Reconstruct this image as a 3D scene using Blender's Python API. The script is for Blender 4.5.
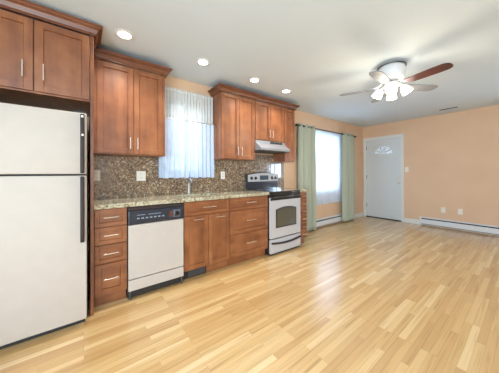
import bpy, bmesh, math, random
from mathutils import Vector, Matrix
random.seed(7)
S = bpy.context.scene
for o in list(bpy.data.objects):
    bpy.data.objects.remove(o)
COL = S.collection
PI = math.pi

# ------------------------------------------------------------------ camera
YAW, PITCH, ROLL, FPX, CY = 0.6537, 0.0038, -0.0036, 216.26, 172.65
CAM = Vector((0.0, -2.8376, 1.1808))
fw = Vector((math.sin(YAW) * math.cos(PITCH), math.cos(YAW) * math.cos(PITCH), math.sin(PITCH)))
r0 = Vector((math.cos(YAW), -math.sin(YAW), 0)); u0 = r0.cross(fw)
rt = math.cos(ROLL) * r0 + math.sin(ROLL) * u0
up = -math.sin(ROLL) * r0 + math.cos(ROLL) * u0
cd = bpy.data.cameras.new('camera'); cam = bpy.data.objects.new('camera', cd); COL.objects.link(cam)
cam.matrix_world = Matrix(((rt.x, up.x, -fw.x, CAM.x), (rt.y, up.y, -fw.y, CAM.y), (rt.z, up.z, -fw.z, CAM.z), (0, 0, 0, 1)))
cd.sensor_width = 36; cd.lens = FPX * 36 / 499; cd.shift_y = -(186.5 - CY) / 499; cd.clip_start = 0.02
S.camera = cam

# ------------------------------------------------------------------ world, daylight, exposure
w = bpy.data.worlds.new('sky'); S.world = w; w.use_nodes = True
bg = w.node_tree.nodes['Background']; bg.inputs[0].default_value = (0.80, 0.90, 1.0, 1); bg.inputs[1].default_value = 2.4
S.view_settings.view_transform = 'Standard'; S.view_settings.look = 'None'
S.view_settings.gamma = 1.0; S.view_settings.use_curve_mapping = False
S.view_settings.exposure = 0.76

def area(name, loc, size, direction, power, color):
    l = bpy.data.lights.new(name, 'AREA'); l.shape = 'RECTANGLE'; l.size, l.size_y = size
    l.energy = power; l.color = color
    o = bpy.data.objects.new(name, l); COL.objects.link(o); o.location = loc
    o.rotation_euler = Vector(direction).to_track_quat('-Z', 'Y').to_euler()
    return o
DAY = (0.72, 0.87, 1.0); BLUE = (0.58, 0.78, 1.0)
# lamps outside the panes: daylight, plus added fill at invented front and left windows
area('daylight_sink_window', (1.13, 0.24, 1.68), (0.6, 1.0), (0, -1, 0), 0.5, BLUE)
area('daylight_living_window', (4.33, 0.24, 1.45), (1.0, 1.2), (0, -1, -0.1), 28, BLUE)
area('fill_front_window', (-0.72, -5.44, 1.45), (1.3, 1.4), (0, 1, 0.1), 60, DAY)  # added fill lamp behind the camera, at an invented window
area('daylight_street_window', (6.36, -3.56, 1.29), (0.8, 0.66), (-1, 0, 0), 40, BLUE)
area('fill_left_window', (-1.74, -3.4, 1.15), (2.2, 2.0), (1, 0, 0.12), 100, DAY)  # added fill lamp for the invented opening in the left wall

# ------------------------------------------------------------------ materials
def new_mat(name):
    m = bpy.data.materials.new(name); m.use_nodes = True
    nt = m.node_tree
    return m, nt, nt.nodes['Principled BSDF']
def N(nt, t, **kw):
    n = nt.nodes.new(t)
    for k, v in kw.items(): setattr(n, k, v)
    return n
def ramp(nt, stops, interp='LINEAR'):
    n = nt.nodes.new('ShaderNodeValToRGB'); n.color_ramp.interpolation = interp
    e = n.color_ramp.elements
    while len(e) < len(stops): e.new(0.5)
    for s, (p, c) in zip(e, stops): s.position = p; s.color = (*c, 1)
    return n
def lin(r, g, b):
    f = lambda c: (c / 255 / 12.92) if c / 255 <= 0.04045 else ((c / 255 + 0.055) / 1.055) ** 2.4
    return (f(r), f(g), f(b))
def plain(name, col, rough=0.5, metal=0.0, coat=0.0, noise=0.03, scale=40):
    m, nt, b = new_mat(name)
    tc = N(nt, 'ShaderNodeTexCoord'); nz = N(nt, 'ShaderNodeTexNoise'); nz.inputs['Scale'].default_value = scale
    nt.links.new(tc.outputs['Object'], nz.inputs['Vector'])
    rp = ramp(nt, [(0.3, tuple(max(0, c * (1 - noise)) for c in col)), (0.7, tuple(min(1, c * (1 + noise)) for c in col))])
    nt.links.new(nz.outputs['Fac'], rp.inputs[0]); nt.links.new(rp.outputs[0], b.inputs['Base Color'])
    b.inputs['Roughness'].default_value = rough; b.inputs['Metallic'].default_value = metal
    b.inputs['Coat Weight'].default_value = coat
    return m
def emit(name, col, strength):
    m, nt, b = new_mat(name)
    b.inputs['Base Color'].default_value = (*col, 1)
    b.inputs['Emission Color'].default_value = (*col, 1); b.inputs['Emission Strength'].default_value = strength
    return m
def wood(name, c1, c2, c3, axis='Z', rough=0.42, coat=0.4, freq=1.0):
    m, nt, b = new_mat(name)
    tc = N(nt, 'ShaderNodeTexCoord'); mp = N(nt, 'ShaderNodeMapping')
    sc = {'Z': (14, 14, 1.6), 'X': (1.6, 14, 14)}[axis]
    mp.inputs['Scale'].default_value = tuple(s * freq for s in sc)
    nt.links.new(tc.outputs['Object'], mp.inputs['Vector'])
    nz = N(nt, 'ShaderNodeTexNoise'); nz.inputs['Scale'].default_value = 1.0; nz.inputs['Detail'].default_value = 5
    nt.links.new(mp.outputs[0], nz.inputs['Vector'])
    rp = ramp(nt, [(0.34, c1), (0.5, c2), (0.66, c3)])
    bl = N(nt, 'ShaderNodeTexNoise'); bl.inputs['Scale'].default_value = 7; bl.inputs['Detail'].default_value = 3
    nt.links.new(tc.outputs['Object'], bl.inputs['Vector'])
    mxv = N(nt, 'ShaderNodeMix'); mxv.inputs[0].default_value = 0.45
    nt.links.new(nz.outputs['Fac'], mxv.inputs[2]); nt.links.new(bl.outputs['Fac'], mxv.inputs[3])
    nt.links.new(mxv.outputs[0], rp.inputs[0]); nt.links.new(rp.outputs[0], b.inputs['Base Color'])
    b.inputs['Roughness'].default_value = rough; b.inputs['Coat Weight'].default_value = coat
    b.inputs['Coat Roughness'].default_value = 0.3
    return m
M = {}
CH = [(0.165, 0.050, 0.0165), (0.255, 0.086, 0.028), (0.345, 0.130, 0.047)]
M['cherry'] = wood('cherry_vertical_grain', *CH)
M['cherry_h'] = wood('cherry_horizontal_grain', *CH, axis='X')
M['cherry_crown'] = wood('cherry_moulding', (0.11, 0.032, 0.012), (0.16, 0.050, 0.018), (0.21, 0.072, 0.028), axis='X')
M['cherry_dark'] = wood('dark_cherry', (0.09, 0.025, 0.012), (0.12, 0.035, 0.016), (0.15, 0.045, 0.02), coat=0.1)  # dark red-brown, used on the dishwasher cycle chart
M['nickel'] = plain('brushed_nickel', (0.70, 0.64, 0.56), 0.35, 0.9)
M['chrome'] = plain('chrome', (0.82, 0.84, 0.86), 0.12, 1.0)
M['faucet_chrome'] = plain('satin_chrome', (0.50, 0.49, 0.46), 0.3, 0.9)
M['basin'] = plain('dark_basin_steel', (0.16, 0.155, 0.15), 0.35, 0.7)
M['steel'] = plain('stainless_steel', (0.55, 0.495, 0.44), 0.62, 0.15, noise=0.02, scale=12)
M['steel_range'] = plain('stainless_range', (0.54, 0.535, 0.55), 0.55, 0.15, noise=0.02)
M['black'] = plain('black_enamel', (0.012, 0.012, 0.014), 0.18, 0, 0.5)
M['black_matte'] = plain('black_plastic', (0.02, 0.019, 0.018), 0.5)
M['panel_blue'] = plain('black_glossy_panel', (0.018, 0.024, 0.04), 0.2, 0, 0.5)
M['handle_dark'] = plain('dark_bronze_plastic', (0.026, 0.015, 0.013), 0.6)
M['gloss_glass'] = plain('black_cooktop_glass', (0.01, 0.01, 0.012), 0.08, 0, 1.0)
M['oven_glass'] = plain('oven_window_glass', (0.085, 0.078, 0.055), 0.12, 0, 0.8)
M['display'] = plain('display_glass', (0.03, 0.05, 0.07), 0.2)
M['ink_grey'] = plain('panel_print', (0.25, 0.33, 0.42), 0.5)
M['white'] = plain('white_paint', lin(226, 226, 224), 0.4, noise=0.01)
M['white_metal'] = plain('white_enamel', lin(222, 224, 226), 0.35, noise=0.01)
M['door_paint'] = plain('door_paint', lin(214, 220, 222), 0.4, noise=0.01)
M['plastic'] = plain('white_plastic', lin(236, 232, 222), 0.4, noise=0.01)
M['grey_slot'] = plain('grey_slot', (0.09, 0.09, 0.09), 0.6)
M['green'] = plain('sage_fabric', lin(176, 181, 163), 0.9, noise=0.06, scale=300)
M['ceiling'] = plain('ceiling_paint', lin(214, 224, 231), 0.9, noise=0.01, scale=3)
M['dial_plate'] = plain('slate_plate', (0.10, 0.13, 0.18), 0.35)
M['hood'] = plain('silver_hood_metal', (0.27, 0.28, 0.30), 0.4, 0.2)
M['rod'] = plain('dark_iron', (0.03, 0.026, 0.024), 0.35, 0.6)
M['bronze'] = plain('antique_bronze', (0.11, 0.08, 0.04), 0.35, 0.7)
M['blade_grey'] = plain('glare_grey_blade', lin(132, 134, 140), 0.45, noise=0.05)  # grey puts the glare and motion blur on the blades into their colour
M['blade_cherry'] = wood('cherry_blade', (0.035, 0.007, 0.006), (0.06, 0.010, 0.008), (0.09, 0.015, 0.010), axis='X')
M['vinyl'] = plain('white_window_vinyl', lin(235, 238, 240), 0.4, noise=0.01)
M['grass'] = plain('lawn', (0.10, 0.17, 0.06), 0.9, noise=0.3, scale=4)

def wall_mat():
    m, nt, b = new_mat('peach_wall_paint')
    tc = N(nt, 'ShaderNodeTexCoord'); nz = N(nt, 'ShaderNodeTexNoise'); nz.inputs['Scale'].default_value = 2.5
    nt.links.new(tc.outputs['Object'], nz.inputs['Vector'])
    rp = ramp(nt, [(0.3, lin(222, 187, 155)), (0.7, lin(226, 193, 161))])
    nt.links.new(nz.outputs['Fac'], rp.inputs[0]); nt.links.new(rp.outputs[0], b.inputs['Base Color'])
    b.inputs['Roughness'].default_value = 0.75
    return m
M['wall'] = wall_mat()

def floor_mat():
    m, nt, b = new_mat('oak_strip_floor')
    tc = N(nt, 'ShaderNodeTexCoord')
    br = N(nt, 'ShaderNodeTexBrick'); br.offset = 0.37; br.offset_frequency = 3; br.squash = 1.0
    for k, v in (('Scale', 1.0), ('Brick Width', 0.6), ('Row Height', 0.044), ('Mortar Size', 0.0005), ('Mortar Smooth', 0.3), ('Bias', 0.0)):
        br.inputs[k].default_value = v
    br.inputs['Color1'].default_value = (0, 0, 0, 1); br.inputs['Color2'].default_value = (1, 1, 1, 1); br.inputs['Mortar'].default_value = (0.35, 0.35, 0.35, 1)
    nt.links.new(tc.outputs['Object'], br.inputs['Vector'])
    tone = ramp(nt, [(0.0, lin(199, 158, 103)), (0.25, lin(208, 169, 113)), (0.6, lin(214, 177, 121)), (0.85, lin(220, 186, 131)), (1.0, lin(231, 203, 153))])
    nt.links.new(br.outputs['Color'], tone.inputs[0])
    mp = N(nt, 'ShaderNodeMapping'); mp.inputs['Scale'].default_value = (1.8, 46, 1)
    nt.links.new(tc.outputs['Object'], mp.inputs['Vector'])
    # shift the grain from board to board
    sep = N(nt, 'ShaderNodeVectorMath', operation='ADD'); nt.links.new(mp.outputs[0], sep.inputs[0])
    mul = N(nt, 'ShaderNodeVectorMath', operation='MULTIPLY'); nt.links.new(br.outputs['Color'], mul.inputs[0]); mul.inputs[1].default_value = (13, 7, 5)
    nt.links.new(mul.outputs[0], sep.inputs[1])
    nz = N(nt, 'ShaderNodeTexNoise'); nz.inputs['Scale'].default_value = 1.0; nz.inputs['Detail'].default_value = 6; nz.inputs['Distortion'].default_value = 0.6
    nt.links.new(sep.outputs[0], nz.inputs['Vector'])
    gr = ramp(nt, [(0.28, (0.60, 0.50, 0.38)), (0.40, (0.86, 0.81, 0.74)), (0.5, (0.97, 0.95, 0.92)), (0.65, (1, 1, 1))])
    nt.links.new(nz.outputs['Fac'], gr.inputs[0])
    mx = N(nt, 'ShaderNodeMixRGB', blend_type='MULTIPLY'); mx.inputs[0].default_value = 0.75
    nt.links.new(tone.outputs[0], mx.inputs[1]); nt.links.new(gr.outputs[0], mx.inputs[2])
    mo = N(nt, 'ShaderNodeMixRGB', blend_type='MULTIPLY'); mo.inputs[2].default_value = (0.55, 0.42, 0.3, 1)
    nt.links.new(br.outputs['Fac'], mo.inputs[0]); nt.links.new(mx.outputs[0], mo.inputs[1])
    nt.links.new(mo.outputs[0], b.inputs['Base Color'])
    b.inputs['Roughness'].default_value = 0.36; b.inputs['Coat Weight'].default_value = 1.0; b.inputs['Coat Roughness'].default_value = 0.2
    return m
M['floor'] = floor_mat()

def granite(name, stops, cell, fine, rough, coat):
    m, nt, b = new_mat(name)
    tc = N(nt, 'ShaderNodeTexCoord')
    vo = N(nt, 'ShaderNodeTexVoronoi'); vo.inputs['Scale'].default_value = cell
    nt.links.new(tc.outputs['Object'], vo.inputs['Vector'])
    nz = N(nt, 'ShaderNodeTexNoise'); nz.inputs['Scale'].default_value = fine; nz.inputs['Detail'].default_value = 4
    nt.links.new(tc.outputs['Object'], nz.inputs['Vector'])
    sp = N(nt, 'ShaderNodeSeparateColor'); nt.links.new(vo.outputs['Color'], sp.inputs[0])
    big = N(nt, 'ShaderNodeTexNoise'); big.inputs['Scale'].default_value = 4.0; nt.links.new(tc.outputs['Object'], big.inputs['Vector'])
    a = N(nt, 'ShaderNodeMath', operation='MULTIPLY_ADD'); a.inputs[1].default_value = 0.62
    nt.links.new(sp.outputs[0], a.inputs[0])
    b2 = N(nt, 'ShaderNodeMath', operation='MULTIPLY'); b2.inputs[1].default_value = 0.28
    nt.links.new(nz.outputs['Fac'], b2.inputs[0]); nt.links.new(b2.outputs[0], a.inputs[2])
    c = N(nt, 'ShaderNodeMath', operation='MULTIPLY_ADD'); c.inputs[1].default_value = 0.25
    nt.links.new(big.outputs['Fac'], c.inputs[0]); nt.links.new(a.outputs[0], c.inputs[2])
    rp = ramp(nt, stops); nt.links.new(c.outputs[0], rp.inputs[0]); nt.links.new(rp.outputs[0], b.inputs['Base Color'])
    b.inputs['Roughness'].default_value = rough; b.inputs['Coat Weight'].default_value = coat; b.inputs['Coat Roughness'].default_value = 0.03
    return m
M['splash'] = granite('brown_granite', [(0.20, (0.03, 0.024, 0.02)), (0.34, lin(84, 66, 52)), (0.48, lin(136, 108, 80)), (0.58, lin(104, 98, 92)), (0.68, lin(166, 132, 92)), (0.78, lin(128, 120, 112)), (0.88, lin(206, 190, 160))], 80, 34, 0.25, 1.0)
M['counter'] = granite('beige_granite', [(0.2, lin(84, 70, 52)), (0.36, lin(150, 134, 102)), (0.52, lin(188, 176, 146)), (0.7, lin(176, 176, 154)), (0.9, lin(218, 210, 186))], 70, 40, 0.2, 0.6)

def sheer_mat(name, clear, tint, through=0.28):
    m, nt, b = new_mat(name); nt.nodes.remove(b)
    out = nt.nodes['Material Output']
    tr = N(nt, 'ShaderNodeBsdfTransparent'); df = N(nt, 'ShaderNodeBsdfDiffuse'); tl = N(nt, 'ShaderNodeBsdfTranslucent')
    df.inputs[0].default_value = (*tint, 1); tl.inputs[0].default_value = (*tint, 1)
    tc = N(nt, 'ShaderNodeTexCoord'); wv = N(nt, 'ShaderNodeTexNoise'); wv.inputs['Scale'].default_value = 14
    nt.links.new(tc.outputs['Object'], wv.inputs['Vector'])
    mr = N(nt, 'ShaderNodeMapRange'); mr.inputs[1].default_value = 0.3; mr.inputs[2].default_value = 0.7
    mr.inputs[3].default_value = clear - 0.05; mr.inputs[4].default_value = clear + 0.05
    nt.links.new(wv.outputs['Fac'], mr.inputs[0])
    a = N(nt, 'ShaderNodeMixShader'); a.inputs[0].default_value = through
    nt.links.new(df.outputs[0], a.inputs[1]); nt.links.new(tl.outputs[0], a.inputs[2])
    c = N(nt, 'ShaderNodeMixShader'); nt.links.new(mr.outputs[0], c.inputs[0])
    nt.links.new(a.outputs[0], c.inputs[1]); nt.links.new(tr.outputs[0], c.inputs[2]); nt.links.new(c.outputs[0], out.inputs[0])
    return m
M['sheer'] = sheer_mat('white_sheer_voile', 0.06, (0.70, 0.78, 0.90))
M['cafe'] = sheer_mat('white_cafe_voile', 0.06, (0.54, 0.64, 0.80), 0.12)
M['valance'] = sheer_mat('white_lace', 0.05, (0.66, 0.68, 0.68), 0.14)
def glass_mat(name='window_glass', k=1.0):
    m, nt, b = new_mat(name); nt.nodes.remove(b); out = nt.nodes['Material Output']
    tr = N(nt, 'ShaderNodeBsdfTransparent'); gl = N(nt, 'ShaderNodeBsdfGlossy'); gl.inputs['Roughness'].default_value = 0.02
    fr = N(nt, 'ShaderNodeValue'); fr.outputs[0].default_value = 0.06
    tc = N(nt, 'ShaderNodeTexCoord'); nz = N(nt, 'ShaderNodeTexNoise'); nt.links.new(tc.outputs['Object'], nz.inputs['Vector'])
    rp = ramp(nt, [(0, (0.95 * k, 0.97 * k, 0.98 * k)), (1, (0.97 * k, 0.98 * k, 0.99 * k))]); nt.links.new(nz.outputs['Fac'], rp.inputs[0]); nt.links.new(rp.outputs[0], tr.inputs[0])
    mx = N(nt, 'ShaderNodeMixShader'); nt.links.new(fr.outputs[0], mx.inputs[0]); nt.links.new(tr.outputs[0], mx.inputs[1]); nt.links.new(gl.outputs[0], mx.inputs[2])
    nt.links.new(mx.outputs[0], out.inputs[0])
    return m
M['glass'] = glass_mat()
M['dim_glass'] = glass_mat('dimmed_fanlight_glass', 0.42)  # darkened tint holds down the bright sky behind the fanlight muntins
M['down_lens'] = emit('downlight_lens', (1, 0.97, 0.92), 9)
M['shade_glow'] = emit('lit_glass_shade', (1, 0.97, 0.9), 1.5)

# ------------------------------------------------------------------ mesh helpers
class MB:
    """collects shapes given in room coordinates; build() links them as ONE mesh object"""
    def __init__(self): self.bm = bmesh.new()
    def box(self, x0, x1, y0, y1, z0, z1, bev=0.0, seg=2):
        vs = [self.bm.verts.new((x, y, z)) for x in (x0, x1) for y in (y0, y1) for z in (z0, z1)]
        fs = [self.bm.faces.new([vs[i] for i in f]) for f in ((0, 1, 3, 2), (4, 6, 7, 5), (0, 4, 5, 1), (2, 3, 7, 6), (0, 2, 6, 4), (1, 5, 7, 3))]
        if bev > 0:
            es = list({e for f in fs for e in f.edges})
            bmesh.ops.bevel(self.bm, geom=es, offset=bev, segments=seg, profile=0.5, affect='EDGES')
        return self
    def prism(self, pts, a0, a1, axis='x'):
        """polygon extruded along an axis; pts in the two other axes (in x,y,z order)"""
        def P(u, v, a): return {'x': (a, u, v), 'y': (u, a, v), 'z': (u, v, a)}[axis]
        A = [self.bm.verts.new(P(u, v, a0)) for u, v in pts]; B = [self.bm.verts.new(P(u, v, a1)) for u, v in pts]
        self.bm.faces.new(A); self.bm.faces.new(B[::-1])
        n = len(pts)
        for i in range(n): self.bm.faces.new((A[i], B[i], B[(i + 1) % n], A[(i + 1) % n]))
        return self
    def tube(self, pts, r, seg=12, cap=True):
        pts = [Vector(p) for p in pts]; n = len(pts)
        rs = r if isinstance(r, (list, tuple)) else [r] * n
        rings = []; ref = None
        for i, p in enumerate(pts):
            t = (pts[min(i + 1, n - 1)] - pts[max(i - 1, 0)]).normalized()
            if ref is None:
                ref = t.orthogonal().normalized()
            ref = (ref - t * ref.dot(t)).normalized(); b = t.cross(ref)
            rings.append([self.bm.verts.new(p + rs[i] * (math.cos(2 * PI * k / seg) * ref + math.sin(2 * PI * k / seg) * b)) for k in range(seg)])
        for a, b in zip(rings, rings[1:]):
            for k in range(seg): self.bm.faces.new((a[k], a[(k + 1) % seg], b[(k + 1) % seg], b[k]))
        if cap:
            self.bm.faces.new(rings[0][::-1]); self.bm.faces.new(rings[-1])
        return self
    def lathe(self, prof, c, axis=(0, 0, 1), seg=24):
        """prof: (radius, height along axis) from c"""
        ax = Vector(axis).normalized(); ref = ax.orthogonal().normalized(); b = ax.cross(ref); c = Vector(c)
        rings = []
        for r, h in prof:
            r = max(r, 1e-4)
            rings.append([self.bm.verts.new(c + ax * h + r * (math.cos(2 * PI * k / seg) * ref + math.sin(2 * PI * k / seg) * b)) for k in range(seg)])
        for a, d in zip(rings, rings[1:]):
            for k in range(seg): self.bm.faces.new((a[k], a[(k + 1) % seg], d[(k + 1) % seg], d[k]))
        self.bm.faces.new(rings[0][::-1]); self.bm.faces.new(rings[-1])
        return self
    def sheet(self, fn, nu, nv):
        g = [[self.bm.verts.new(fn(i / nu, j / nv)) for j in range(nv + 1)] for i in range(nu + 1)]
        for i in range(nu):
            for j in range(nv): self.bm.faces.new((g[i][j], g[i + 1][j], g[i + 1][j + 1], g[i][j + 1]))
        return self
    def sweep(self, path, prof, closed_prof=True):
        """prof (out, z) swept along a plan path of (x, y, nx, ny) with mitred corner normals"""
        rows = [[self.bm.verts.new((x + nx * o, y + ny * o, z)) for o, z in prof] for x, y, nx, ny in path]
        n = len(prof)
        for a, b in zip(rows, rows[1:]):
            for k in range(n): self.bm.faces.new((a[k], a[(k + 1) % n], b[(k + 1) % n], b[k]))
        self.bm.faces.new(rows[0]); self.bm.faces.new(rows[-1][::-1])
        return self
    def build(self, name, mat, parent=None, smooth=False, solid=0.0):
        bmesh.ops.recalc_face_normals(self.bm, faces=self.bm.faces[:])
        off = Vector((0, 0, 0)); p = parent
        while p is not None: off += Vector(p.location); p = p.parent
        bmesh.ops.translate(self.bm, verts=self.bm.verts[:], vec=-off)
        me = bpy.data.meshes.new(name); self.bm.to_mesh(me); self.bm.free()
        me.materials.append(mat if not isinstance(mat, str) else M[mat])
        if smooth:
            for f in me.polygons: f.use_smooth = True
        o = bpy.data.objects.new(name, me); COL.objects.link(o)
        if parent is not None: o.parent = parent
        if smooth:
            try: me.set_sharp_from_angle(angle=math.radians(40))
            except Exception: pass
        if solid:
            md = o.modifiers.new('thickness', 'SOLIDIFY'); md.thickness = solid; md.offset = 0
        return o
def tag(o, label=None, cat=None, group=None, kind=None):
    if label: o['label'] = label
    if cat: o['category'] = cat
    if group: o['group'] = group
    if kind: o['kind'] = kind
    return o
def thing(name, loc, label, cat, group=None):
    o = bpy.data.objects.new(name, None); COL.objects.link(o); o.location = loc; o.empty_display_size = 0.1
    return tag(o, label, cat, group)
def struct(name, mb, mat, parent=None, smooth=False):
    o = mb.build(name, mat, parent, smooth)
    if parent is None: o['kind'] = 'structure'
    return o

# ------------------------------------------------------------------ the setting
XL, XR, YF, H = -1.5, 6.1123, -5.2, 2.44
T = 0.14
struct('floor', MB().box(XL - T, XR + T, YF - T, T, -0.1, 0), 'floor')
struct('ceiling', MB().box(XL - T, XR + T, YF - T, T, H, H + 0.1), 'ceiling')
def wall_with_holes(name, axis, a0, a1, t0, t1, holes):
    """axis 'x': wall runs along x, thickness in y t0..t1; holes (a0, a1, z0, z1)"""
    mb = MB()
    def bx(p0, p1, z0, z1):
        if p1 - p0 < 1e-6 or z1 - z0 < 1e-6: return
        if axis == 'x': mb.box(p0, p1, t0, t1, z0, z1)
        else: mb.box(t0, t1, p0, p1, z0, z1)
    cur = a0
    for h0, h1, z0, z1 in sorted(holes):
        bx(cur, h0, 0, H); bx(h0, h1, 0, z0); bx(h0, h1, z1, H); cur = h1
    bx(cur, a1, 0, H)
    return struct(name, mb, 'wall')
W1 = (0.84, 1.42, 1.16, 2.18)
W2 = (3.80, 4.86, 0.78, 2.06)
W3 = (-4.5, -2.3, 0.15, 2.15)
W4 = (-1.35, -0.05, 0.75, 2.15)
W5 = (-3.97, -3.15, 0.95, 1.62)
DR = (-0.925, -0.075, 0.0, 2.075)
wall_with_holes('wall_back', 'x', XL, XR, 0, T, [W1, W2])
wall_with_holes('wall_right', 'y', YF - T, T, XR, XR + T, [W5, DR])
wall_with_holes('wall_front', 'x', XL, XR, YF - T, YF, [W4])
wall_with_holes('wall_left', 'y', YF - T, T, XL - T, XL, [W3])

def window(name, axis, hole, t0, t1, style, sill_dir):
    a0, a1, z0, z1 = hole
    def bx(mb, p0, p1, q0, q1, s0, s1, bev=0.0):
        if axis == 'x': mb.box(p0, p1, q0, q1, s0, s1, bev)
        else: mb.box(q0, q1, p0, p1, s0, s1, bev)
    e = 0.0005; f = 0.04
    mid = (t0 + t1) / 2
    mb = MB()
    bx(mb, a0 + e, a0 + f, t0 + .02, t1 - .02, z0 + e, z1 - e); bx(mb, a1 - f, a1 - e, t0 + .02, t1 - .02, z0 + e, z1 - e)
    bx(mb, a0 + f, a1 - f, t0 + .02, t1 - .02, z0 + e, z0 + f); bx(mb, a0 + f, a1 - f, t0 + .02, t1 - .02, z1 - f, z1 - e)
    root = struct(name, mb, 'vinyl')
    zm = (z0 + z1) / 2; g = 0.03
    if style == 'double_hung': cells = [(a0 + f, a1 - f, z0 + f, zm), (a0 + f, a1 - f, zm, z1 - f)]
    else:
        am = (a0 + a1) / 2
        cells = [(a0 + f, am, z0 + f, z1 - f), (am, a1 - f, z0 + f, z1 - f)]
    for k, (p0, p1, s0, s1) in enumerate(cells):
        q = mid + (0.012 if k else -0.012)
        mb = MB()
        bx(mb, p0 + .001, p0 + g, q - .011, q + .011, s0 + .001, s1 - .001); bx(mb, p1 - g, p1 - .001, q - .011, q + .011, s0 + .001, s1 - .001)
        bx(mb, p0 + g, p1 - g, q - .011, q + .011, s0 + .001, s0 + g); bx(mb, p0 + g, p1 - g, q - .011, q + .011, s1 - g, s1 - .001)
        sash = mb.build('sash', M['vinyl'], root)
        mb = MB(); bx(mb, p0 + g, p1 - g, q - .002, q + .002, s0 + g, s1 - g); mb.build('pane', M['glass'], sash)
    return root
window('window_1', 'x', W1, 0, T, 'slider', -1)
window('window_2', 'x', W2, 0, T, 'double_hung', -1)
window('fill_window_3', 'y', W3, XL - T, XL, 'slider', 1)  # unseen window, added to let in fill light from the left
window('fill_window_4', 'x', W4, YF - T, YF, 'slider', 1)  # unseen window, added in the front wall for fill light
window('window_5', 'y', W5, XR, XR + T, 'slider', -1)
# ground outside
struct('ground', MB().box(-12, 18, -16, 12, -0.6, -0.5), 'grass')

# front door in the far wall
y0, y1 = -0.909, -0.09
def door():
    mb = MB()
    c = XR + 0.02                                   # room face of the slab
    cy, cz, R = (y0 + y1) / 2, 1.665, 0.236
    # slab with an arched cut-out: outer strips + a fan of quads around the half circle
    x1 = c + 0.045
    mb.box(c, x1, y0, y1, 0.022, cz)
    n = 24
    arc = [(cy + R * math.cos(PI * k / n), cz + R * math.sin(PI * k / n)) for k in range(n + 1)]
    top = 2.05
    outer = []
    for (yy, zz) in arc:
        outer.append((yy, zz))
    # polygon above the arch split in two halves
    right = [(y1, cz)] + [(y1, top), (cy, top)] + [arc[k] for k in range(n // 2, -1, -1)]
    left = [(cy, top), (y0, top), (y0, cz)] + [arc[k] for k in range(n, n // 2 - 1, -1)]
    mb.prism(right, c, x1, 'x'); mb.prism(left, c, x1, 'x')
    root = struct('door_1', mb, 'door_paint')
    # raised panels
    for a, b, z0, z1 in ((y0 + .12, cy - .05, 0.22, 0.78), (cy + .05, y1 - .12, 0.22, 0.78), (y0 + .12, cy - .05, 0.92, 1.50), (cy + .05, y1 - .12, 0.92, 1.50)):
        m = MB(); fw_ = 0.022
        for q in ((a, b, z0, z0 + fw_), (a, b, z1 - fw_, z1), (a, a + fw_, z0 + fw_, z1 - fw_), (b - fw_, b, z0 + fw_, z1 - fw_)):
            m.box(c - .005, c + .001, q[0], q[1], q[2], q[3], 0.002)
        m.box(c - .004, c + .001, a + .045, b - .045, z0 + .045, z1 - .045, 0.003)
        m.build('panel', M['door_paint'], root)
    # fanlight: glass, rim and muntins
    g = MB(); g.prism(arc, c + .018, c + .026, 'x'); gl = g.build('fanlight_pane', M['dim_glass'], root)
    m = MB()
    for k in range(n):
        (ya, za), (yb, zb) = arc[k], arc[k + 1]
        sc = 0.93
        m.prism([(ya, za), (yb, zb), (cy + (yb - cy) * sc, cz + (zb - cz) * sc), (cy + (ya - cy) * sc, cz + (za - cz) * sc)], c - .006, c + .03, 'x')
    m.box(c - .006, c + .03, cy - R, cy + R, cz, cz + .014)
    for ang in (36, 72, 108, 144):
        a = math.radians(ang); d = Vector((0, math.cos(a), math.sin(a))); o_ = Vector((c + .012, cy, cz))
        m.tube([o_ + d * .07, o_ + d * (R * .95)], 0.013, 6)
    m.tube([Vector((c + .012, cy + .075 * math.cos(PI * k / 10), cz + .075 * math.sin(PI * k / 10))) for k in range(11)], 0.010, 6)
    m.build('fanlight_grille', M['white'], root)
    k = MB(); k.lathe([(.03, 0), (.03, .008), (.012, .012), (.012, .04), (.026, .05), (.03, .065), (.022, .078), (0, .08)], (c, -0.862, 0.935), (-1, 0, 0), 20)
    k.build('door_knob', M['nickel'], root, True)
    k = MB(); k.lathe([(.03, 0), (.028, .014), (0, .016)], (c, -0.862, 1.07), (-1, 0, 0), 20); k.box(c - .028, c - .012, -0.868, -0.856, 1.052, 1.088)
    k.build('deadbolt', M['nickel'], root, True)
    for z in (0.32, 1.08, 1.86):
        MB().box(c - .008, c + .004, y1 - .012, y1 + .012, z - .045, z + .045).build('hinge', M['grey_slot'], root)
    return root
door()
tr = MB()
tr.box(XR - .018, XR + .02, -0.968, -0.9115, 0, 2.125); tr.box(XR - .018, XR + .02, -0.0885, -0.036, 0, 2.125); tr.box(XR - .018, XR + .02, -0.9115, -0.0885, 2.053, 2.125)
tr.box(XR + .001, XR + .1, -0.9245, -0.9105, 0, 2.0745); tr.box(XR + .001, XR + .1, -0.0895, -0.0755, 0, 2.0745); tr.box(XR + .001, XR + .1, -0.9105, -0.0895, 2.0525, 2.0745)
struct('trim_1', tr, 'white')
struct('trim_2', MB().box(XR - .012, XR + .12, -0.9105, -0.0895, 0.0, 0.021), 'black_matte')

struct('baseboard_back', MB().box(5.50, XR - .02, -0.016, 0, 0, 0.1, 0.003), 'white')
struct('baseboard_right', MB().box(XR - .016, XR, -1.272, -0.97, 0, 0.1, 0.003), 'white')
struct('baseboard_front', MB().box(XL, XR, YF, YF + .016, 0, 0.1, 0.003), 'white')
struct('baseboard_left', MB().box(XL, XL + .016, YF + .017, -0.02, 0, 0.1, 0.003), 'white')

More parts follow.
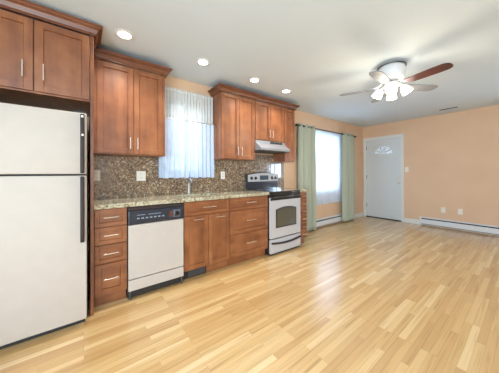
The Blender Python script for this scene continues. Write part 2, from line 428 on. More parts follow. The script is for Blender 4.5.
# ------------------------------------------------------------------ cabinet kit
def shaker(x0, x1, z0, z1, yf, rail=0.05, th=0.0185):
    """five-piece front: frame with a recessed, bevel-edged panel; front face at y = yf"""
    mb = MB()
    mb.box(x0, x0 + rail, yf, yf + th, z0, z1, 0.0015, 1); mb.box(x1 - rail, x1, yf, yf + th, z0, z1, 0.0015, 1)
    mb.box(x0 + rail, x1 - rail, yf, yf + th, z0, z0 + rail, 0.0015, 1); mb.box(x0 + rail, x1 - rail, yf, yf + th, z1 - rail, z1, 0.0015, 1)
    a0, a1, b0, b1 = x0 + rail, x1 - rail, z0 + rail, z1 - rail
    ins = 0.003; d = 0.0125
    P = lambda x, y, z: mb.bm.verts.new((x, y, z))
    A = [P(a0, yf + .001, b0), P(a1, yf + .001, b0), P(a1, yf + .001, b1), P(a0, yf + .001, b1)]
    B = [P(a0 + ins, yf + d, b0 + ins), P(a1 - ins, yf + d, b0 + ins), P(a1 - ins, yf + d, b1 - ins), P(a0 + ins, yf + d, b1 - ins)]
    for k in range(4): mb.bm.faces.new((A[k], A[(k + 1) % 4], B[(k + 1) % 4], B[k]))
    mb.bm.faces.new(B)
    mb.box(a0, a1, yf + d + .002, yf + th - .002, b0, b1)
    return mb
def bar_handle(parent, x, y, z, length, vertical=False):
    mb = MB(); s = length / 2; yo = y - 0.026
    if vertical:
        mb.tube([(x, yo, z - s), (x, yo, z + s)], 0.0046, 10)
        for q in (-s * .72, s * .72): mb.tube([(x, yo, z + q), (x, y, z + q)], 0.004, 8)
    else:
        mb.tube([(x - s, yo, z), (x + s, yo, z)], 0.0046, 10)
        for q in (-s * .72, s * .72): mb.tube([(x + q, yo, z), (x + q, y, z)], 0.004, 8)
    return mb.build('handle', M['nickel'], parent, True)
F = -0.5398; U = -0.2915
CF = F + 0.019                                       # carcass front of base units
KICK = -0.472
def base_cabinet(name, x0, x1, label, fronts):
    root = thing(name, ((x0 + x1) / 2, -0.27, 0), label, 'cabinet', None)
    e = 0.0015
    mb = MB()
    if name == 'sink_cabinet':                       # open-topped so that the bowls hang inside
        mb.box(x0 + e, x0 + .019, CF, -0.003, 0.105, 0.874); mb.box(x1 - .019, x1 - e, CF, -0.003, 0.105, 0.874)
        mb.box(x0 + .019, x1 - .019, CF, -0.003, 0.105, 0.12); mb.box(x0 + .019, x1 - .019, -0.012, -0.003, 0.12, 0.874)
        mb.box(x0 + .019, x1 - .019, CF, CF + .016, 0.12, 0.874)
    else: mb.box(x0 + e, x1 - e, CF, -0.003, 0.105, 0.874)
    mb.build('carcass', M['cherry'], root)
    MB().box(x0 + e, x1 - e, KICK, KICK + .016, 0.0, 0.104).build('toe_kick', M['cherry_h'], root)
    for kind, a0, a1, z0, z1, hx, hz, hl in fronts:
        rail = 0.05 if (z1 - z0) > 0.2 else 0.036
        if a1 - a0 < 0.24: rail = min(rail, 0.03)
        p = shaker(a0, a1, z0, z1, F, rail).build(kind, M['cherry'] if kind == 'door' else M['cherry_h'], root)
        if hx is not None: bar_handle(p, hx, F, hz, hl)
    return root
g = 0.0025
# four-drawer unit beside the refrigerator
fx0, fx1 = 0.072, 0.3185
fr = []
for z0, z1 in ((0.712, 0.866), (0.555, 0.706), (0.389, 0.549), (0.112, 0.383)):
    fr.append(('drawer', fx0, fx1, z0, z1, (fx0 + fx1) / 2, (z0 + z1) / 2 + .006, 0.115))
base_cabinet('drawer_cabinet', 0.0675, 0.3205, 'cherry cabinet of four drawers between the refrigerator and dishwasher', fr)
# sink unit
sx0, sx1 = 0.8625, 1.4445; sm = (sx0 + sx1) / 2
sink_cab = base_cabinet('sink_cabinet', 0.858, 1.4485, 'cherry sink cabinet with two doors under a wide false drawer front',
    [('drawer_front', sx0, sx1, 0.714, 0.866, sm + .01, 0.795, 0.17),
     ('door', sx0, sm - g, 0.112, 0.706, (sx0 + sm) / 2 + .02, 0.665, 0.12),
     ('door', sm + g, sx1, 0.112, 0.706, (sx1 + sm) / 2 + .01, 0.665, 0.12)])
# three wide drawers
tx0, tx1 = 1.4535, 2.0875
base_cabinet('drawer_cabinet', 1.4495, 2.0915, 'cherry cabinet of three wide drawers just before the range',
    [('drawer', tx0, tx1, z0, z1, (tx0 + tx1) / 2 + .01, (z0 + z1) / 2 + .01, 0.16) for z0, z1 in ((0.709, 0.866), (0.405, 0.703), (0.112, 0.399))])
# slim stack beyond the range
nx0, nx1 = 2.772, 2.9645
dz = (0.866 - 0.112) / 6
base_cabinet('drawer_cabinet', 2.7675, 2.9685, 'narrow cherry cabinet with a stack of six shallow drawers beyond the range',
    [('drawer', nx0, nx1, 0.112 + k * dz, 0.112 + (k + 1) * dz - .006, (nx0 + nx1) / 2 + .02, 0.112 + (k + .5) * dz, 0.08) for k in range(6)])
# heater grille in the toe kick under the sink unit
t = thing('kick_space_grille', (1.0, KICK - .004, 0.055), 'black louvred vent grille in the toe kick under the sink cabinet', 'vent')
mb = MB(); mb.box(0.862, 1.15, KICK - .0115, KICK - .0005, 0.008, 0.098); mb.build('backing', M['black_matte'], t)
mb = MB()
for k in range(6): mb.box(0.93, 1.135, KICK - .0155, KICK - .0116, 0.022 + k * .012, 0.028 + k * .012)
mb.build('louvre', M['grey_slot'], t)

# ------------------------------------------------------------------ worktops, backsplash
CT0, CT1 = 0.8755, 0.914
sk = (0.885, 1.40, -0.45, -0.125)                   # sink cut-out
mb = MB()
yb, yfr = -0.0165, -0.57
mb.box(0.068, sk[0], yfr, yb, CT0, CT1); mb.box(sk[1], 2.0925, yfr, yb, CT0, CT1)
mb.box(sk[0], sk[1], yfr, sk[2], CT0, CT1); mb.box(sk[0], sk[1], sk[3], yb, CT0, CT1)
bmesh.ops.remove_doubles(mb.bm, verts=mb.bm.verts[:], dist=1e-5)
tag(mb.build('countertop', M['counter']), 'long beige granite countertop with the sink cut into it', 'countertop')
tag(MB().box(2.7665, 2.982, yfr, yb, CT0, CT1, 0.003).build('countertop', M['counter']), 'short beige granite countertop piece on the narrow drawers beyond the range', 'countertop')
mb = MB()                                             # one slab notched round the sink window
o_ = -0.016
mb.prism([(0.068, CT1 + .001), (2.974, CT1 + .001), (2.974, 1.381), (2.722, 1.381), (2.722, 1.5), (2.056, 1.5), (2.056, 1.381), (1.432, 1.381), (1.432, 1.135), (0.828, 1.135), (0.828, 1.381), (0.068, 1.381)], o_, -0.001, 'y')
tag(mb.build('backsplash', M['splash']), 'speckled brown granite backsplash on the wall between countertop and wall cabinets', 'backsplash')

# sink and faucet
t = thing('sink', (sm, -0.28, 0.9), 'undermount stainless steel double sink set in the countertop below the lace curtains', 'sink')
mb = MB()
def bowl(a0, a1, b0, b1, zt, zb):
    q = 0.03
    top = [(a0, b0), (a1, b0), (a1, b1), (a0, b1)]; bot = [(a0 + q, b0 + q), (a1 - q, b0 + q), (a1 - q, b1 - q), (a0 + q, b1 - q)]
    A = [mb.bm.verts.new((x, y, zt)) for x, y in top]; B = [mb.bm.verts.new((x, y, zb)) for x, y in bot]
    for k in range(4): mb.bm.faces.new((A[k], A[(k + 1) % 4], B[(k + 1) % 4], B[k]))
    mb.bm.faces.new(B)
mid = (sk[0] + sk[1]) / 2
bowl(sk[0] + .002, mid - .012, sk[2] + .002, sk[3] - .002, 0.8745, 0.74); bowl(mid + .012, sk[1] - .002, sk[2] + .002, sk[3] - .002, 0.8745, 0.74)
mb.box(mid - .0119, mid + .0119, sk[2] + .002, sk[3] - .002, 0.86, 0.8745)
mb.build('bowl', M['basin'], t)
for cx in ((sk[0] + mid) / 2, (sk[1] + mid) / 2):
    MB().lathe([(.035, 0), (.035, .004), (.02, .005), (0, .005)], (cx, -0.28, 0.7405)).build('drain', M['nickel'], t, True)
fxp, fyp = 1.105, -0.075
t = thing('faucet', (fxp, fyp, CT1), 'chrome single lever kitchen faucet standing behind the sink', 'faucet')
MB().lathe([(.028, 0), (.028, .006), (.02, .012), (.018, .10), (.02, .115), (.016, .125), (0, .127)], (fxp, fyp, CT1 + .0005)).build('base', M['faucet_chrome'], t, True)
pts = [(fxp, fyp, CT1 + .11)] + [(fxp - .03 * k / 8 - .0, fyp - .16 * (k / 8), CT1 + .115 + .085 * math.sin(PI * (0.12 + 0.72 * k / 8))) for k in range(9)]
MB().tube(pts, [.013] * 9 + [.014]).build('spout', M['faucet_chrome'], t, True)
MB().tube([(fxp, fyp, CT1 + .127), (fxp + .012, fyp - .012, CT1 + .16), (fxp + .035, fyp - .05, CT1 + .2)], [.012, .009, .007]).build('lever', M['faucet_chrome'], t, True)
# ------------------------------------------------------------------ dishwasher
DF = -0.556
t = thing('dishwasher', (0.59, -0.28, 0), 'stainless dishwasher with a black control panel between two cherry cabinets', 'dishwasher')
MB().box(0.326, 0.854, DF + .03, -0.02, 0.012, 0.868).build('tub_shell', M['black_matte'], t)
d = MB().box(0.3285, 0.8515, DF, DF + .029, 0.192, 0.698, 0.004).build('door', M['steel'], t)
cp = MB().box(0.3285, 0.8515, DF - .004, DF + .029, 0.7015, 0.832, 0.006).build('control_panel', M['panel_blue'], t)
MB().box(0.3285, 0.8515, DF + .004, DF + .029, 0.834, 0.866, 0.003).build('door_latch_strip', M['handle_dark'], t)
mb = MB()
for k in range(7): mb.box(0.40 + k * .038, 0.422 + k * .038, DF - .0055, DF - .0041, 0.75, 0.762)
mb.box(0.40, 0.47, DF - .0055, DF - .0041, 0.785, 0.79)
mb.box(0.50, 0.62, DF - .0055, DF - .0041, 0.785, 0.79)
mb.build('button_row', M['ink_grey'], cp)
MB().lathe([(.028, 0), (.028, .008), (.022, .012), (.02, .02), (0, .021)], (0.775, DF - .0055, 0.766), (0, -1, 0)).build('timer_dial', M['black'], cp, True)
MB().box(0.70, 0.735, DF - .0055, DF - .0041, 0.735, 0.80).build('cycle_chart', M['cherry_dark'], cp); MB().box(0.738, 0.812, DF - .0055, DF - .0041, 0.728, 0.805).build('dial_plate', M['dial_plate'], cp)
MB().box(0.3285, 0.8515, DF, DF + .029, 0.082, 0.184, 0.003).build('access_panel', M['steel'], t)
MB().box(0.3285, 0.8515, DF + .05, DF + .056, 0.003, 0.078).build('kick_plate', M['black'], t)
for x in (0.345, 0.835): MB().lathe([(.012, 0), (.012, .008), (.006, .01), (.006, .078), (0, .079)], (x, DF + .02, 0.0005)).build('leveling_foot', M['grey_slot'], t, True)

# ------------------------------------------------------------------ range
RX0, RX1, RF = 2.0985, 2.7565, -0.582
t = thing('range', ((RX0 + RX1) / 2, -0.3, 0), 'stainless electric range with black glass cooktop and arched oven window', 'stove')
MB().box(RX0, RX1, RF + .035, -0.03, 0.012, 0.902).build('body', M['black'], t)
ck = MB().box(RX0 - .001, RX1 + .001, RF - .004, -0.03, 0.9025, 0.917, 0.004).build('cooktop', M['gloss_glass'], t)
for bx_, by_, br_ in ((2.26, -0.42, .085), (2.6, -0.42, .07), (2.26, -0.19, .065), (2.6, -0.19, .085)):
    mb = MB(); n = 36
    for k in range(n):
        a, b = 2 * PI * k / n, 2 * PI * (k + 1) / n
        for ra, rb in ((br_, br_ - .004), (br_ * .6, br_ * .6 - .003)):
            vs = [mb.bm.verts.new((bx_ + r_ * math.cos(q), by_ + r_ * math.sin(q), 0.9175)) for r_, q in ((ra, a), (ra, b), (rb, b), (rb, a))]
            mb.bm.faces.new(vs)
    mb.build('burner_ring', M['ink_grey'], ck)
MB().box(RX0 + .002, RX1 - .002, RF + .004, RF + .034, 0.832, 0.901, 0.003).build('vent_strip', M['black'], t)
dr = MB().box(RX0 + .002, RX1 - .002, RF, RF + .034, 0.243, 0.829, 0.004).build('oven_door', M['steel_range'], t)
MB().box(RX0 + .004, RX1 - .004, RF - .002, RF + .001, 0.79, 0.827).build('top_band', M['black'], dr)
mb = MB(); hz = 0.842
mb.tube([(RX0 + .03, RF - .001, 0.81), (RX0 + .034, RF - .03, 0.832), (RX0 + .07, RF - .042, hz), (RX1 - .07, RF - .042, hz), (RX1 - .034, RF - .03, 0.832), (RX1 - .03, RF - .001, 0.81)], 0.012, 10)
mb.build('oven_handle', M['black'], dr, True)
def arch(a0, a1, z0, z1, rise, n=12):
    p = [(a0, z0), (a1, z0)]
    p += [(a1 + (a0 - a1) * k / n, z1 - rise + rise * math.sin(PI * (0.12 + 0.76 * k / n)) - rise * math.sin(PI * .12)) for k in range(n + 1)]
    return p
wf = MB().prism(arch(2.205, 2.65, 0.385, 0.705, 0.05), RF - .003, RF + .001, 'y').build('window_frame', M['black_matte'], dr)
MB().prism(arch(2.225, 2.63, 0.405, 0.685, 0.05), RF - .0045, RF - .003, 'y').build('window_glass', M['oven_glass'], wf)
dw = MB().box(RX0 + .002, RX1 - .002, RF, RF + .034, 0.03, 0.226, 0.004).build('storage_drawer', M['steel_range'], t)
mb = MB(); n = 12
pl = []
for k in range(n + 1):
    s_ = k / n; x = RX0 + .02 + (RX1 - RX0 - .04) * s_
    pl.append((x, 0.193 - .028 * math.sin(PI * s_)))
poly = pl + [(x, z - .022) for x, z in reversed(pl)]
mb.prism(poly, RF - .022, RF + .0005, 'y'); mb.build('drawer_pull', M['handle_dark'], dw)
MB().box(RX0 + .01, RX1 - .01, RF + .02, RF + .034, 0.0005, 0.0295).build('kick', M['black_matte'], t)
# backguard
bgd = MB().box(2.072, 2.74, -0.075, -0.031, 0.9175, 1.04).build('backguard_riser', M['panel_blue'], t)
mb = MB(); n = 16; bx0, bx1 = 2.058, 2.762
bx0, bx1 = 2.064, 2.748
face = [(bx0, 1.04)] + [(bx0 + (bx1 - bx0) * k / n, 1.172 + .03 * math.sin(PI * k / n)) for k in range(n + 1)] + [(bx1, 1.04)]
mb.prism(face, -0.09, -0.031, 'y'); MB_shell = mb.build('backguard', M['black'], t)
mb = MB(); face2 = [(bx0 + .008, 1.047)] + [(bx0 + .008 + (bx1 - bx0 - .016) * k / n, 1.158 + .031 * math.sin(PI * k / n)) for k in range(n + 1)] + [(bx1 - .008, 1.047)]
mb.prism(face2, -0.094, -0.0895, 'y'); fp = mb.build('control_fascia', M['steel_range'], MB_shell)
dsp = MB().box(2.32, 2.51, -0.0965, -0.0938, 1.072, 1.148).build('clock_display', M['display'], MB_shell)
for kx in (2.14, 2.225, 2.59, 2.67):
    MB().lathe([(.025, 0), (.025, .006), (.019, .009), (.017, .024), (0, .025)], (kx, -0.0942, 1.105), (0, -1, 0), 18).build('knob', M['black'], MB_shell, True)

# ------------------------------------------------------------------ refrigerator
FY = -0.71; FX0, FX1 = -0.605, 0.0185
t = thing('refrigerator', ((FX0 + FX1) / 2, -0.36, 0), 'stainless top-freezer refrigerator under the short cherry wall cabinet', 'refrigerator')
MB().box(FX0 + .004, FX1 - .004, FY + .076, -0.03, 0.03, 1.65).build('body', M['black_matte'], t)
fd = MB().box(FX0, FX1, FY, FY + .06, 1.181, 1.657, 0.008, 3).build('freezer_door', M['steel'], t, True)
rd = MB().box(FX0, FX1, FY, FY + .06, 0.048, 1.169, 0.008, 3).build('refrigerator_door', M['steel'], t, True)
MB().box(FX0 + .01, FX1 - .01, FY + .055, FY + .075, 0.0005, 0.046).build('base_grille', M['black_matte'], t)
def fridge_handle(par, z0, z1):
    mb = MB()
    mb.box(-0.022, 0.004, FY - .034, FY - .012, z0, z1, 0.007, 3)
    for q in ((z0, z0 + .05), (z1 - .05, z1)): mb.box(-0.02, 0.002, FY - .013, FY - .0005, q[0], q[1], 0.003)
    h = mb.build('handle', M['handle_dark'], par, True)
    return h
h1 = fridge_handle(fd, 1.187, 1.645); h2 = fridge_handle(rd, 0.655, 1.163)
tag(MB().box(-0.017, -0.001, FY - .0365, FY - .0335, 1.615, 1.632, 0.002).build('handle_cap', M['nickel'], h1), 'nickel cap')
tag(MB().box(-0.014, -0.001, FY - .0365, FY - .0335, 1.474, 1.49, 0.002).build('handle_clip', M['nickel'], h1), 'nickel clip')
MB().box(-0.06, 0.01, FY + .01, FY + .06, 1.6575, 1.672, 0.003).build('hinge_cover', M['black_matte'], t)
MB().box(FX1 - .0005, FX1 + .003, FY + .061, FY + .066, 0.07, 1.65).build('gasket', M['black_matte'], t)

# ------------------------------------------------------------------ tall panel and wall cabinets
tag(MB().box(0.042, 0.066, -0.605, -0.002, 0.0, 2.334, 0.002, 1).build('end_panel', M['cherry']), 'full height cherry end panel standing between the refrigerator and drawers', 'panel')
tag(MB().box(-0.664, -0.64, -0.605, -0.002, 0.0, 2.334, 0.002, 1).build('end_panel', M['cherry']), 'full height cherry end panel on the far side of the refrigerator', 'panel')

def crown_prof(z0, h, p):
    return [(0.0, z0), (0.012, z0), (0.012, z0 + h * .16), (0.018, z0 + h * .2), (0.022, z0 + h * .34), (p * .5, z0 + h * .58), (p * .82, z0 + h * .74), (p * .84, z0 + h * .84), (p, z0 + h * .88), (p, z0 + h), (0.0, z0 + h)]
def wall_cabinet(name, x0, x1, z0, z1, yf, label, doors, carc=0.019):
    root = thing(name, ((x0 + x1) / 2, yf / 2, z0), label, 'cabinet')
    MB().box(x0, x1, yf + carc, -0.002, z0, z1).build('carcass', M['cherry'], root)
    for a0, a1, d0, d1, hx, hz in doors:
        p = shaker(a0, a1, d0, d1, yf, 0.05 if a1 - a0 > .24 else .042).build('door', M['cherry'], root)
        if hx is not None: bar_handle(p, hx, yf, hz, 0.12, True)
    return root
# above the refrigerator
FU = -0.607
fm = -0.294
c1 = wall_cabinet('wall_cabinet', -0.638, 0.0405, 1.785, 2.334, FU, 'deep cherry wall cabinet with two short doors above the refrigerator',
    [(-0.634, fm - .003, 1.797, 2.326, fm - .055, 1.94), (fm + .003, 0.0375, 1.797, 2.326, fm + .055, 1.94)])
mb = MB(); pr = crown_prof(2.335, 0.078, 0.06)
s2 = 1.0
mb.sweep([(-0.664, -0.002, -1, 0), (-0.664, -0.608, -1, -1), (0.0665, -0.608, 1, -1), (0.0665, -0.37, 1, 0)], pr)
mb.build('crown_moulding', M['cherry_crown'], c1)
# tall pair
c2 = wall_cabinet('wall_cabinet', 0.0675, 0.737, 1.382, 2.298, U, 'tall pale-lit cherry wall cabinet with two doors between refrigerator and sink window',
    [(0.100, 0.4155, 1.392, 2.288, 0.385, 1.50), (0.4205, 0.712, 1.392, 2.288, 0.452, 1.50)])
tag(c2, 'tall cherry wall cabinet with two doors between the refrigerator and sink window')
for a_, b_ in ((0.0675, 0.0985), (0.7145, 0.737)): MB().box(a_, b_, U + .001, U + .018, 1.382, 2.298).build('filler_stile', M['cherry'], c2)
mb = MB(); mb.sweep([(0.068, U, 0, -1), (0.737, U, 1, -1), (0.737, -0.002, 1, 0)], crown_prof(2.2985, 0.075, 0.066)); mb.build('crown_moulding', M['cherry_crown'], c2)
# run over the range
c3 = wall_cabinet('wall_cabinet', 1.4805, 2.061, 1.382, 2.298, U, 'cherry wall cabinet with two doors between the sink window and range hood',
    [(1.484, 1.7685, 1.392, 2.288, 1.738, 1.50), (1.7735, 2.055, 1.392, 2.288, 1.804, 1.50)])
c4 = wall_cabinet('wall_cabinet', 2.0625, 2.7035, 1.695, 2.298, U, 'short cherry wall cabinet with two doors directly above the range hood',
    [(2.072, 2.381, 1.705, 2.288, 2.351, 1.81), (2.386, 2.694, 1.705, 2.288, 2.416, 1.81)])
c5 = wall_cabinet('wall_cabinet', 2.705, 2.9665, 1.382, 2.298, U, 'narrow single door cherry wall cabinet beyond the range hood',
    [(2.712, 2.961, 1.392, 2.288, None, None)])
mb = MB(); mb.sweep([(1.4800, -0.002, -1, 0), (1.4800, U, -1, -1), (2.967, U, 1, -1), (2.967, -0.002, 1, 0)], crown_prof(2.2985, 0.072, 0.066))
tag(mb.build('crown_moulding', M['cherry_crown']), 'cherry crown moulding along the top of the three cabinets around the hood', 'moulding')

# range hood
t = thing('range_hood', (2.385, -0.2, 1.52), 'slim silver metal range hood mounted under the short cabinet over the range', 'range hood')
mb = MB(); mb.prism([(-0.018, 1.693), (-0.2925, 1.693), (-0.305, 1.65), (-0.415, 1.565), (-0.42, 1.535), (-0.018, 1.535)], 2.067, 2.6995, 'x'); mb.build('shell', M['hood'], t)
MB().box(2.075, 2.692, -0.41, -0.03, 1.524, 1.5345).build('filter', M['grey_slot'], t)
m_ = MB(); m_.prism([(-0.2945, 1.688), (-0.2965, 1.688), (-0.3085, 1.656), (-0.3065, 1.656)], 2.36, 2.63, 'x'); m_.build('control_slot', M['black_matte'], t)
for x in (2.44, 2.54): MB().box(x, x + .035, -0.309, -0.301, 1.666, 1.678).build('switch', M['grey_slot'], t)

# outlets on the backsplash
def outlet(x, z, label, wide=0.072):
    t = thing('wall_outlet', (x, -0.018, z), label, 'outlet')
    p = MB().box(x - wide / 2, x + wide / 2, -0.0225, -0.0168, z - .058, z + .058, 0.003).build('cover_plate', M['plastic'], t)
    for q in (-.022, .022):
        r = MB().box(x - .016, x + .016, -0.0245, -0.0222, z + q - .013, z + q + .013, 0.002).build('socket', M['plastic'], t)
        MB().box(x - .008, x - .005, -0.0249, -0.0244, z + q - .006, z + q + .006).box(x + .005, x + .008, -0.0249, -0.0244, z + q - .006, z + q + .006).build('slot', M['grey_slot'], r)
outlet(0.103, 1.166, 'white outlet on the backsplash tight against the cherry end panel')
outlet(0.54, 1.155, 'white double-width outlet on the backsplash over the dishwasher', 0.1)
outlet(1.655, 1.155, 'white outlet on the backsplash between the sink window and range')

# ------------------------------------------------------------------ sink window curtains
def drape(x0, x1, zt, zb, y, folds, amp, seed, scallop=0.0, gather=0.35, flare=0.0):
    rnd = random.Random(seed); ph = [rnd.uniform(-.5, .5) for _ in range(9)]
    def fn(u, v):
        uu = u + 0.006 * math.sin(2 * PI * u * 3 + ph[0] * 6)
        a = amp * (gather + (1 - gather) * v) * (0.75 + 0.35 * math.sin(2 * PI * u * 2.3 + ph[1] * 6))
        x = x0 + (x1 - x0) * u + flare * (u - .5) * v
        z = zt + (zb - zt) * v
        if v > .999: z += scallop * math.sin(2 * PI * u * folds * .5 + ph[2])
        return (x, y + a * math.sin(2 * PI * (uu * folds + 0.04 * math.sin(v * 5 + ph[3] * 6 + u * 9))), z)
    return fn
t = thing('lace_valance', (1.12, -0.06, 2.27), 'gathered white lace valance hanging at the top of the sink window', 'curtain')
MB().sheet(drape(0.765, 1.468, 2.275, 1.885, -0.062, 17, 0.012, 3, 0.006), 150, 10).build('lace', M['valance'], t, True)
MB().tube([(0.755, -0.062, 2.245), (1.472, -0.062, 2.245)], 0.006, 8).build('rod', M['white_metal'], t)
for x in (0.762, 1.466): MB().tube([(x, -0.062, 2.245), (x, -0.0005, 2.245)], 0.004, 6).build('bracket', M['white_metal'], t)
t = thing('curtain_rod', (1.12, -0.105, 1.87), 'thin grey cafe curtain rod with round finials across the sink window', 'curtain rod')
MB().tube([(0.742, -0.105, 1.872), (1.463, -0.105, 1.872)], 0.0055, 10).build('rod', M['nickel'], t, True)
MB().lathe([(.006, 0), (.016, .006), (.018, .014), (.012, .024), (0, .026)], (1.4625, -0.105, 1.872), (1, 0, 0), 14).build('finial', M['grey_slot'], t, True)
for x in (0.752, 1.452): MB().tube([(x, -0.105, 1.872), (x, -0.0005, 1.872)], 0.0045, 8).build('bracket', M['nickel'], t)
nm = [('one', 0.715, 1.10), ('two', 1.103, 1.463)]
for k, (_, a, b) in enumerate(nm):
    t = MB().sheet(drape(a, b, 1.864, 1.128, -0.105 if k == 0 else -0.108, 6, 0.02, 11 + k, 0.004), 90, 16).build('sheer_curtain', M['cafe'], None, True)
    tag(t, ['white sheer cafe curtain in the sink window beside the tall cabinet', 'white sheer cafe curtain in the sink window on the side nearer the range'][k], 'curtain', 'cafe curtains in the sink window')

# ------------------------------------------------------------------ living room window
t = thing('curtain_rod', (4.38, -0.1, 2.11), 'dark iron curtain rod carrying the sage green curtains', 'curtain rod')
MB().tube([(3.262, -0.1, 2.112), (5.49, -0.1, 2.112)], 0.0095, 12).build('rod', M['rod'], t, True)
for x, s in ((3.262, -1), (5.49, 1)): MB().lathe([(.009, 0), (.02, .01), (.024, .024), (.016, .04), (0, .044)], (x, -0.1, 2.112), (s, 0, 0), 14).build('finial', M['rod'], t, True)
for x in (3.29, 5.462): MB().tube([(x, -0.1, 2.112), (x, -0.0005, 2.112)], 0.007, 8).build('bracket', M['rod'], t)
for k, (a, b, fl, lab) in enumerate(((3.30, 3.80, 0.0, 'sage green floor-length curtain on the kitchen side of the living window'), (4.86, 5.45, 0.0, 'sage green floor-length curtain on the front door side of the living window'))):
    t = thing('grommet_curtain', ((a + b) / 2, -0.1, 0.02), lab, 'curtain', 'sage green curtains at the living window')
    MB().sheet(drape(a, b, 2.15, 0.02, -0.1, 4.5 if k else 4, 0.058, 21 + k, 0.0, 0.75), 96, 24).build('panel', M['green'], t, True, 0.003)
    nf = 4.5 if k else 4
    for j in range(int(nf * 2)):
        x = a + (b - a) * (j + .5 - (0.25 if k else 0.25)) / (nf * 2)
        m_ = MB(); m_.tube([(x, -0.1 + .02 * math.cos(q), 2.112 + .02 * math.sin(q)) for q in [2 * PI * i / 16 for i in range(17)]], 0.004, 6, False); m_.build('grommet', M['rod'], t, True)
t = thing('sheer_curtain', (4.33, -0.05, 0.5), 'wide white sheer curtain between the two sage green curtains', 'curtain')
MB().sheet(drape(3.72, 4.96, 2.13, 0.50, -0.04, 19, 0.013, 31, 0.008, 0.6), 190, 20).build('voile', M['sheer'], t, True)
MB().tube([(3.70, -0.04, 2.105), (4.98, -0.04, 2.105)], 0.006, 8).build('tension_rod', M['white_metal'], t)

# ------------------------------------------------------------------ baseboard heaters
def heater(name, axis, a0, a1, wall, label):
    """profile: sloped top, front cover, dark slots above and below"""
    loc = ((a0 + a1) / 2, wall - .03, 0) if axis == 'x' else (wall - .03, (a0 + a1) / 2, 0)
    t = thing(name, loc, label, 'baseboard heater')
    def ext(mb, prof):
        if axis == 'x': mb.prism([(wall - d, z) for d, z in prof], a0, a1, 'x')
        else: mb.prism([(wall - d, z) for d, z in prof], a0, a1, 'y')
        return mb
    ext(MB(), [(0.0005, 0.012), (0.006, 0.012), (0.006, 0.178), (0.040, 0.178), (0.048, 0.17), (0.048, 0.166), (0.050, 0.166), (0.050, 0.176), (0.042, 0.186), (0.0005, 0.186)]).build('back_panel', M['white_metal'], t)
    ext(MB(), [(0.052, 0.045), (0.058, 0.04), (0.062, 0.05), (0.062, 0.132), (0.056, 0.142), (0.054, 0.132)]).build('front_cover', M['white_metal'], t)
    ext(MB(), [(0.01, 0.03), (0.046, 0.03), (0.046, 0.162), (0.01, 0.162)]).build('fins', M['black_matte'], t)
    for q in (a0, a1 - .03):
        mb = MB()
        pr = [(0.0, 0.0), (0.064, 0.0), (0.064, 0.15), (0.052, 0.188), (0.0, 0.188)]
        pr = [(d + .0005, z + .0005) for d, z in pr]
        q0 = q - .03 if q == a0 else q + .03
        if axis == 'x': mb.prism([(wall - d, z) for d, z in pr], q0, q0 + .03, 'x')
        else: mb.prism([(wall - d, z) for d, z in pr], q0, q0 + .03, 'y')
        mb.build('end_cap', M['white_metal'], t)
heater('baseboard_heater', 'x', 3.55, 5.44, 0.0, 'white baseboard heater on the floor under the sheer curtain')
heater('baseboard_heater', 'y', -4.9, -1.31, XR, 'long white baseboard heater on the far wall past the front door')

# plates on the far wall
def far_plate(name, y, z, label, cat, wy=0.036, hz=0.058, toggle=False):
    t = thing(name, (XR - .003, y, z), label, cat)
    MB().box(XR - .007, XR - .0005, y - wy, y + wy, z - hz, z + hz, 0.003).build('cover_plate', M['plastic'], t)
    if toggle: MB().box(XR - .016, XR - .0065, y - .006, y + .006, z - .014, z + .014, 0.002).build('toggle', M['plastic'], t)
    else:
        for q in (-.022, .022): MB().box(XR - .0095, XR - .0065, y - .016, y + .016, z + q - .013, z + q + .013, 0.002).build('socket', M['plastic'], t)
far_plate('light_switch', -1.026, 1.262, 'white light switch on the peach wall beside the front door', 'light switch', toggle=True)
far_plate('wall_outlet', -1.68, 0.382, 'white outlet over the far heater, nearer the front door', 'outlet')
far_plate('wall_outlet', -1.945, 0.385, 'white outlet over the far heater, farther from the front door', 'outlet')

# ------------------------------------------------------------------ ceiling: downlights, vent, fan
labs = ['recessed downlight above the drawers nearest the refrigerator', 'recessed downlight above the sink window', 'recessed downlight above the cabinets just before the range', 'recessed downlight above the range hood, farthest from the refrigerator']
for k, (x, y) in enumerate(((0.292, -0.607), (1.068, -0.589), (1.826, -0.572), (2.455, -0.558))):
    t = thing('recessed_light', (x, y, H), 'white ' + labs[k], 'ceiling light', 'downlights over the kitchen counter')
    mb = MB(); n = 32
    for i in range(n):
        a, b = 2 * PI * i / n, 2 * PI * (i + 1) / n
        pr = [(0.052, H - .001), (0.052, H - .006), (0.06, H - .010), (0.078, H - .004), (0.079, H - .001)]
        for (ra, za), (rb, zb) in zip(pr, pr[1:]):
            mb.bm.faces.new([mb.bm.verts.new((x + r_ * math.cos(q), y + r_ * math.sin(q), z_)) for r_, z_, q in ((ra, za, a), (rb, zb, a), (rb, zb, b), (ra, za, b))])
    bmesh.ops.remove_doubles(mb.bm, verts=mb.bm.verts[:], dist=1e-5)
    mb.build('trim_ring', M['white'], t, True)
    MB().lathe([(0.0515, 0), (0.0515, .003), (.03, .006), (0, .007)], (x, y, H - .001), (0, 0, -1), 28).build('lens', M['down_lens'], t, True)
    l = bpy.data.lights.new('downlight_glow', 'SPOT'); l.energy = 24; l.spot_size = math.radians(125); l.spot_blend = 0.8; l.color = (1.0, 0.96, 0.91); l.shadow_soft_size = 0.05
    lo = bpy.data.objects.new('downlight_glow', l); COL.objects.link(lo); lo.parent = t; lo.location = (0, 0, -0.02)
t = thing('ceiling_vent', (5.65, -1.85, H), 'white louvred air vent in the ceiling near the far wall', 'vent')
vb = MB().box(5.60, 5.70, -2.0, -1.70, H - .007, H - .0005, 0.002).build('frame', M['white_metal'], t)
mb = MB()
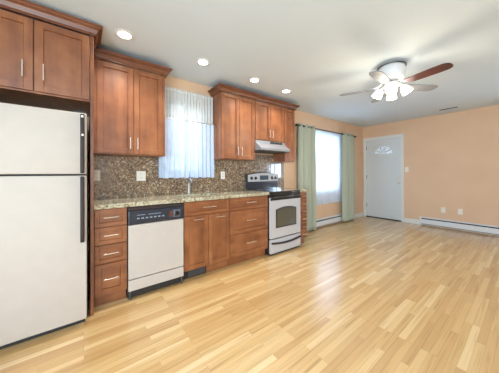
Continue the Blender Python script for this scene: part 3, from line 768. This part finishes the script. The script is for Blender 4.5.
for k in range(5): mb.box(5.612 + k * .016, 5.620 + k * .016, -1.985, -1.715, H - .0105, H - .0065)
mb.build('louvre', M['grey_slot'], t)

HX, HY = 2.84, -1.85
t = thing('ceiling_fan', (HX, HY, H), 'white ceiling fan with five blades and a cluster of lit glass shades', 'ceiling fan')
MB().lathe([(.075, 0), (.075, .01), (.06, .03), (.04, .045), (0, .046)], (HX, HY, H - .0005), (0, 0, -1)).build('canopy', M['white_metal'], t, True)
MB().lathe([(.09, 0), (.125, .012), (.14, .05), (.14, .11), (.12, .145), (.07, .16), (0, .161)], (HX, HY, 2.4155), (0, 0, -1), 32).build('motor_housing', M['white_metal'], t, True)
mb = MB(); mb.tube([(HX + .141 * math.cos(q), HY + .141 * math.sin(q), 2.405) for q in [2 * PI * i / 40 for i in range(41)]], 0.006, 8, False); tag(mb.build('trim_band', M['bronze'], t, True), 'bronze band')
ZB = 2.185
def blade(ang, mat):
    mb = MB(); a = math.radians(ang)
    d = Vector((math.cos(a), math.sin(a), 0)); s = Vector((-math.sin(a), math.cos(a), 0)); tilt = math.radians(-9)
    sv = s * math.cos(tilt) + Vector((0, 0, 1)) * math.sin(tilt); nv = d.cross(sv)
    prof = [(0.17, .045), (0.2, .052), (0.32, .06), (0.45, .064), (0.52, .06), (0.55, .045), (0.562, .02)]
    O = Vector((HX, HY, ZB))
    out = [(r, w_) for r, w_ in prof] + [(r, -w_) for r, w_ in reversed(prof)]
    A = [mb.bm.verts.new(O + d * r + sv * w_ + nv * .004) for r, w_ in out]; B = [mb.bm.verts.new(O + d * r + sv * w_ - nv * .004) for r, w_ in out]
    mb.bm.faces.new(A); mb.bm.faces.new(B[::-1]); n = len(out)
    for i in range(n): mb.bm.faces.new((A[i], B[i], B[(i + 1) % n], A[(i + 1) % n]))
    b = mb.build('blade', mat, t)
    mb = MB(); mb.tube([O + d * .10 + Vector((0, 0, .045)), O + d * .14 + Vector((0, 0, .012)), O + d * .24 + nv * .008], [.014, .012, .008], 8); mb.build('blade_arm', M['white_metal'], b, True)
    return b
for k in range(5):
    b = blade(40 + 72 * k, M['blade_cherry'] if k == 3 else M['blade_grey'])
    if k == 3: tag(b, 'dark cherry blade')
MB().lathe([(.05, 0), (.07, .01), (.075, .04), (.05, .065), (.02, .075), (0, .076)], (HX, HY, 2.232), (0, 0, -1)).build('light_fitter', M['white_metal'], t, True)
for k in range(4):
    a = math.radians(199 + 90 * k)
    d = Vector((math.cos(a), math.sin(a), 0)); c0 = Vector((HX, HY, 2.175))
    arm = MB().tube([c0 + d * .05, c0 + d * .085 + Vector((0, 0, .01)), c0 + d * .11 + Vector((0, 0, -.012))], .009, 8).build('lamp_arm', M['white_metal'], t, True)
    ax = (d * .62 + Vector((0, 0, -1))).normalized()
    MB().lathe([(.022, 0), (.03, .01), (.042, .03), (.05, .06), (.056, .095), (.05, .096), (.03, .05), (0, .045)], c0 + d * .105 + Vector((0, 0, -.008)), ax, 20).build('glass_shade', M['shade_glow'], arm, True)
MB().tube([(HX + .01, HY - .02, 2.16), (HX + .012, HY - .022, 2.02)], .0018, 6).lathe([(.004, 0), (.006, .01), (0, .02)], (HX + .012, HY - .022, 2.02), (0, 0, -1), 10).build('pull_chain', M['bronze'], t)
l = bpy.data.lights.new('fan_glow', 'POINT'); l.energy = 12; l.color = (1.0, 0.88, 0.68); l.shadow_soft_size = 0.15
lo = bpy.data.objects.new('fan_glow', l); COL.objects.link(lo); lo.parent = t; lo.location = (0, 0, -0.46)
